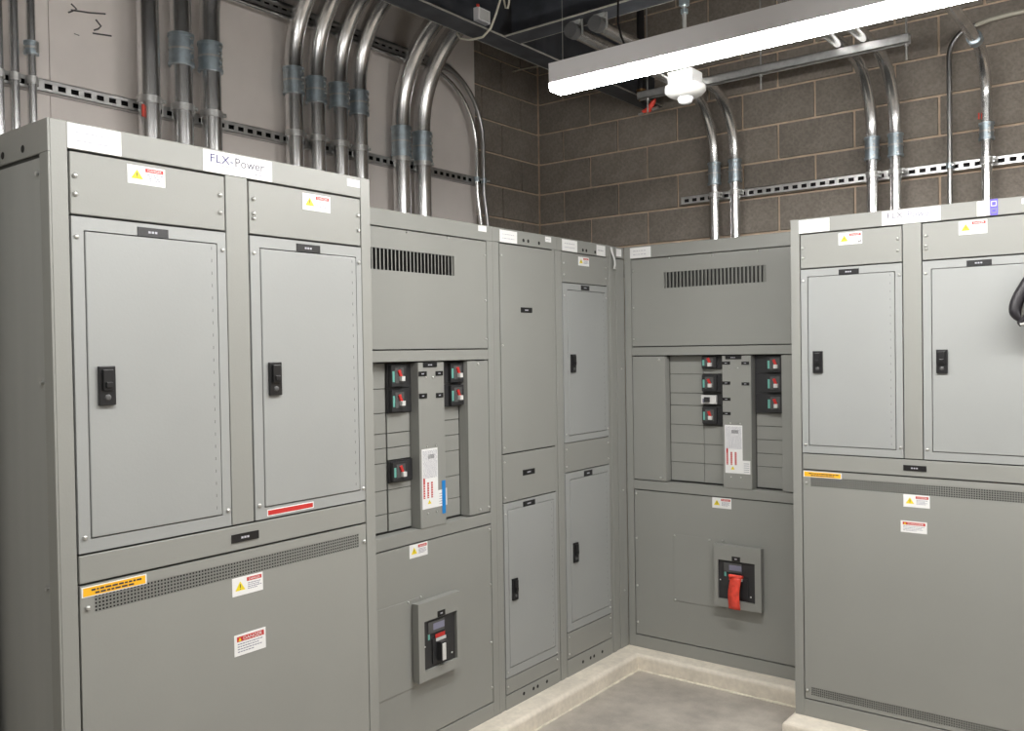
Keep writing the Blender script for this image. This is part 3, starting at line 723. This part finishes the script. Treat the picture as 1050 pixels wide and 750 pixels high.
def e2x(o):
    MB().tube([(-.803, 4.52, 3.215), (-.803, 4.57, 3.212)], .033, 'fit', seg=18).build('coupling', o)
    MB().box(-.836, -.830, 4.795, 4.805, 2.90, 2.93, 'tagred').build('red_tape', o)
conduit('single conduit bending forward above the purple label of the right cabinet', G5, [(-.803, 4.816, ZT), (-.803, 4.816, 2.8), (-.803, 4.816, 3.0)]+[(-.803, 4.816-.23*(1-math.cos(a)), 3.0+.215*math.sin(a)) for a in [math.radians(9*i) for i in range(11)]]+[(-.803, 4.3, 3.215), (-.803, 3.40, 3.215)], .0255, (2.802, 2.877), 2.702, bolts='y', extra=e2x)
pts = [(-.972, 4.845, ZT), (-.972, 4.845, 2.8), (-.972, 4.845, 3.2)]+[(-.972+.12*(1-math.cos(a)), 4.845, 3.24+.13*math.sin(a)) for a in [math.radians(10*i) for i in range(10)]]
oc = tag(MB().tube(pts, .0125, 'emtd', seg=12).build('conduit'), 'thin conduit hooking over to the right above the right cabinet', 'conduit', G5)
MB().tube([(-.855, 4.845, 3.370), (-.79, 4.845, 3.383), (-.70, 4.845, 3.388), (-.5, 4.845, 3.385), (.2, 4.845, 3.37)], .011, 'wire', seg=10).build('flexible_cable', oc)
MB().tube([(-.972, 4.845, 2.690), (-.972, 4.845, 2.715)], .018, 'fit', seg=12).tube([(-.955, 4.845, 2.702), (-.955, 4.815, 2.702)], .006, 'screw', seg=8).build('pipe_clamp', oc)

# structural steel: two channels meeting in a corner
def ibeam_y(x0, x1, y0, y1, z, h=.30):
    m = MB(); xc = (x0+x1)/2
    m.box(x0, x1, y0, y1, z, z+.006, 'beam'); m.box(x0, x1, y0, y1, z+h-.012, z+h, 'beam'); m.box(xc-.004, xc+.004, y0, y1, z+.006, z+h-.012, 'beam')
    m.box(x1-.002, x1+.001, y0, y1, z-.001, z+.007, 'flange'); m.box(x0-.001, x0+.002, y0, y1, z-.001, z+.006, 'flange')  # pale strips paint in the light along the flange edges
    return m
m = ibeam_y(-2.712, -2.590, -1.65, 4.90, 3.300)
tag(m.build('steel_beam'), 'dark steel beam running overhead from the camera to the back wall', 'beam')
m = MB(); y0, y1 = 3.322, 3.445; yc = (y0+y1)/2
m.box(-2.588, 3.05, y0, y1, 3.300, 3.306, 'beam').box(-2.588, 3.05, y0, y1, 3.588, 3.60, 'beam').box(-2.588, 3.05, yc-.004, yc+.004, 3.306, 3.588, 'beam')
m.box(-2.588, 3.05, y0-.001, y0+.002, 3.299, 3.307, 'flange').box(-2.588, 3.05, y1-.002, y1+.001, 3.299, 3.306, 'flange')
tag(m.build('steel_beam'), 'dark steel beam crossing overhead above the tube light, joined to the other beam', 'beam')
tag(MB().box(-2.80, -2.775, -1.6, 4.90, 3.40, 3.425, 'beam').box(-2.86, -2.835, -1.6, 4.9, 3.44, 3.465, 'flange').build('overhead_rail'), 'thin double steel rail beside the long overhead beam', 'rail')
jb = MB().box(-2.645, -2.615, 3.165, 3.250, 3.345, 3.405, 'fixture').box(-2.615, -2.612, 3.175, 3.24, 3.352, 3.398, 'offw').box(-2.615, -2.606, 3.15, 3.162, 3.40, 3.41, 'tagred')
tag(jb.build('junction_box'), 'small grey junction box on the web of the long overhead beam', 'junction box')
cb = MB().tube([(-2.50, 3.18, 3.60), (-2.514, 3.2, 3.418), (-2.540, 3.2, 3.36), (-2.573, 3.2, 3.303), (-2.621, 3.2, 3.274), (-2.70, 3.2, 3.279), (-2.758, 3.2, 3.298), (-2.78, 3.2, 3.33)], .0055, 'wire', seg=8)
tag(cb.build('loose_cable'), 'pale loose cable dangling under the corner of the overhead beams', 'cable')
cb = MB().tube([(-2.49, 3.2, 3.60), (-2.493, 3.2, 3.42), (-2.483, 3.2, 3.375), (-2.470, 3.2, 3.37), (-2.463, 3.2, 3.397), (-2.455, 3.2, 3.47)], .005, 'wire', seg=8)
tag(cb.build('loose_cable'), 'short pale loop of cable at the very top of the picture, in the beam corner', 'cable')
cb = MB().tube([(-3.54, 4.63, 3.645), (-3.45, 4.62, 3.640), (-3.36, 4.61, 3.632), (-3.314, 4.6, 3.622)], .005, 'wire', seg=8)
tag(cb.build('tie_wire'), 'short stiff pale wire sticking out of the block wall near the corner', 'wire')

# black sprinkler drop with red head
sp = MB().tube([(-2.517, 4.5, 4.24), (-2.517, 4.5, 3.8), (-2.517, 4.5, 3.29)], .022, 'pipe', seg=14).build('sprinkler_pipe')
tag(sp, 'black vertical pipe coming down behind the left end of the tube light', 'pipe')
MB().tube([(-2.517, 4.5, 3.30), (-2.517, 4.5, 3.265)], .027, 'brass', seg=12).tube([(-2.517, 4.5, 3.265), (-2.517, 4.5, 3.235)], .014, 'brass', seg=10).build('reducer', sp)
m = MB().tube([(-2.517, 4.5, 3.24), (-2.50, 4.5, 3.215), (-2.465, 4.5, 3.20), (-2.43, 4.5, 3.20)], .010, 'pipe', seg=8)
m.build('sprinkler_elbow', sp)
m = MB().tube([(-2.50, 4.48, 3.168), (-2.46, 4.48, 3.172), (-2.43, 4.48, 3.21), (-2.415, 4.48, 3.225)], .014, 'tagred', seg=8, rs=[.008, .018, .014, .006])
m.tube([(-2.435, 4.48, 3.17), (-2.40, 4.48, 3.175)], .009, 'screw', seg=8).tube([(-2.525, 4.48, 3.155), (-2.495, 4.48, 3.16)], .007, 'screw', seg=8)
h = m.build('sprinkler_head', sp); h['label'] = 'red sprinkler head'

# trapeze strut with its rods
tz = thing('trapeze_hanger', 'plain steel strut hung on thin rods in front of the back wall, below the conduits', 'hanger', (-1.715, 4.30, 3.18))
m = MB().box(-.705, .690, -.020, .020, .037, .040, 'strut').box(-.705, .690, -.020, -.0175, 0, .040, 'strut').box(-.705, .690, .0175, .020, 0, .040, 'strut').box(-.705, .690, -.020, -.009, 0, .003, 'strut').box(-.705, .690, .009, .020, 0, .003, 'strut')
m.build('strut', tz)
for x in (-.652, -.010, .676):
    MB().tube([(x, 0, -.075), (x, 0, 1.06)], .0045, 'screw', seg=8).tube([(x, 0, -.012), (x, 0, -.002)], .010, 'screw', seg=6).build('threaded_rod', tz)

# ---------------------------------------------------------------- tube light fixtures
def light(label, loc, L=2.44, lm='lens'):
    t = thing('tube_light', label, 'light', loc)
    W_, H_ = .092, .108; w2 = W_/2
    # body profile: straight housing above, softly rounded lens below
    m = MB().box(0, L, -w2, w2, .030, H_, 'fixture').box(-.002, 0, -w2, w2, .029, H_, 'fixture').box(L, L+.002, -w2, w2, .029, H_, 'fixture')
    m.build('housing', t, bevel=.002)
    n = 8; prof = [(-w2, .030), (-w2, .018)]+[(-w2+.014*(1-math.cos(a)), .018-.018*math.sin(a)) for a in [math.radians(90*i/n) for i in range(1, n+1)]]
    prof = prof+[(-y, z) for y, z in prof[::-1]]
    k = len(prof); vs = [(0.0, y, z) for y, z in prof]+[(L, y, z) for y, z in prof]
    m = MB(); m.add(vs, [(i, i+1, k+i+1, k+i) for i in range(k-1)], lm, True)
    m.add(vs, [tuple(range(k)), tuple(range(k, 2*k))[::-1]], lm)
    o = m.build('lens', t); o['label'] = 'glowing white lens'
    return t
LX = -2.005
lt = light('long white tube light glowing overhead in front of the back wall cabinets', (LX, 2.90, 2.830), L=3.66)
for x in (.035, 1.0, 2.2, 3.5): MB().tube([(x, 0, .108), (x, 0, .49 if x < .1 else .80)], .0016, 'screw', seg=6).build('hanging_wire', lt)
MB().box(.016, .054, -.02, .02, .108, .116, 'strut').build('hanger_clip', lt)
MB().tube([(.31, .02, .115), (.29, .02, .16), (.27, .03, .22), (.275, .03, .5)], .004, 'pipe', seg=8).tube([(.31, .02, .107), (.31, .02, .125)], .013, 'screw', seg=8).build('feed_cable', lt)
# unseen tube light, added to brighten the board and the left row fronts
light('unseen tube light added above the aisle to light the left row', (-1.15, -.38, 2.86), lm='lens2').rotation_euler = (0, 0, HALF)

# ceiling sensor
sn = thing('ceiling_sensor', 'round white sensor on a square box hanging just below the tube light', 'sensor', (-1.613, 3.24, 2.800)); sn.scale = (1.055,)*3
m = MB(); s = .050; a = math.radians(12)
m.box(-.05, .05, -.045, .045, .058, .108, 'dish'); m.tube([(0, 0, .108), (0, 0, .114)], .012, 'offw', seg=10)
m.build('mounting_box', sn, bevel=.003)
MB().lathe((0, 0, 0), [(0, .062), (.060, .062), (.074, .056), (.078, .045), (.076, .034), (.066, .024), (.050, .016), (.030, .012), (0, .012)], 'dish', 36).build('dish', sn)
MB().lathe((0, 0, 0), [(.030, .016), (.029, .004), (.024, -.006), (.012, -.012), (0, -.013)], 'glass', 24).build('lens_dome', sn)
MB().tube([(0, 0, .112), (0, 0, 1.40)], .008, 'screw', seg=10).tube([(0, 0, .36), (0, 0, .40)], .020, 'fit', seg=12).tube([(0, 0, .33), (0, 0, .345)], .015, 'fit', seg=8).build('stem', sn)
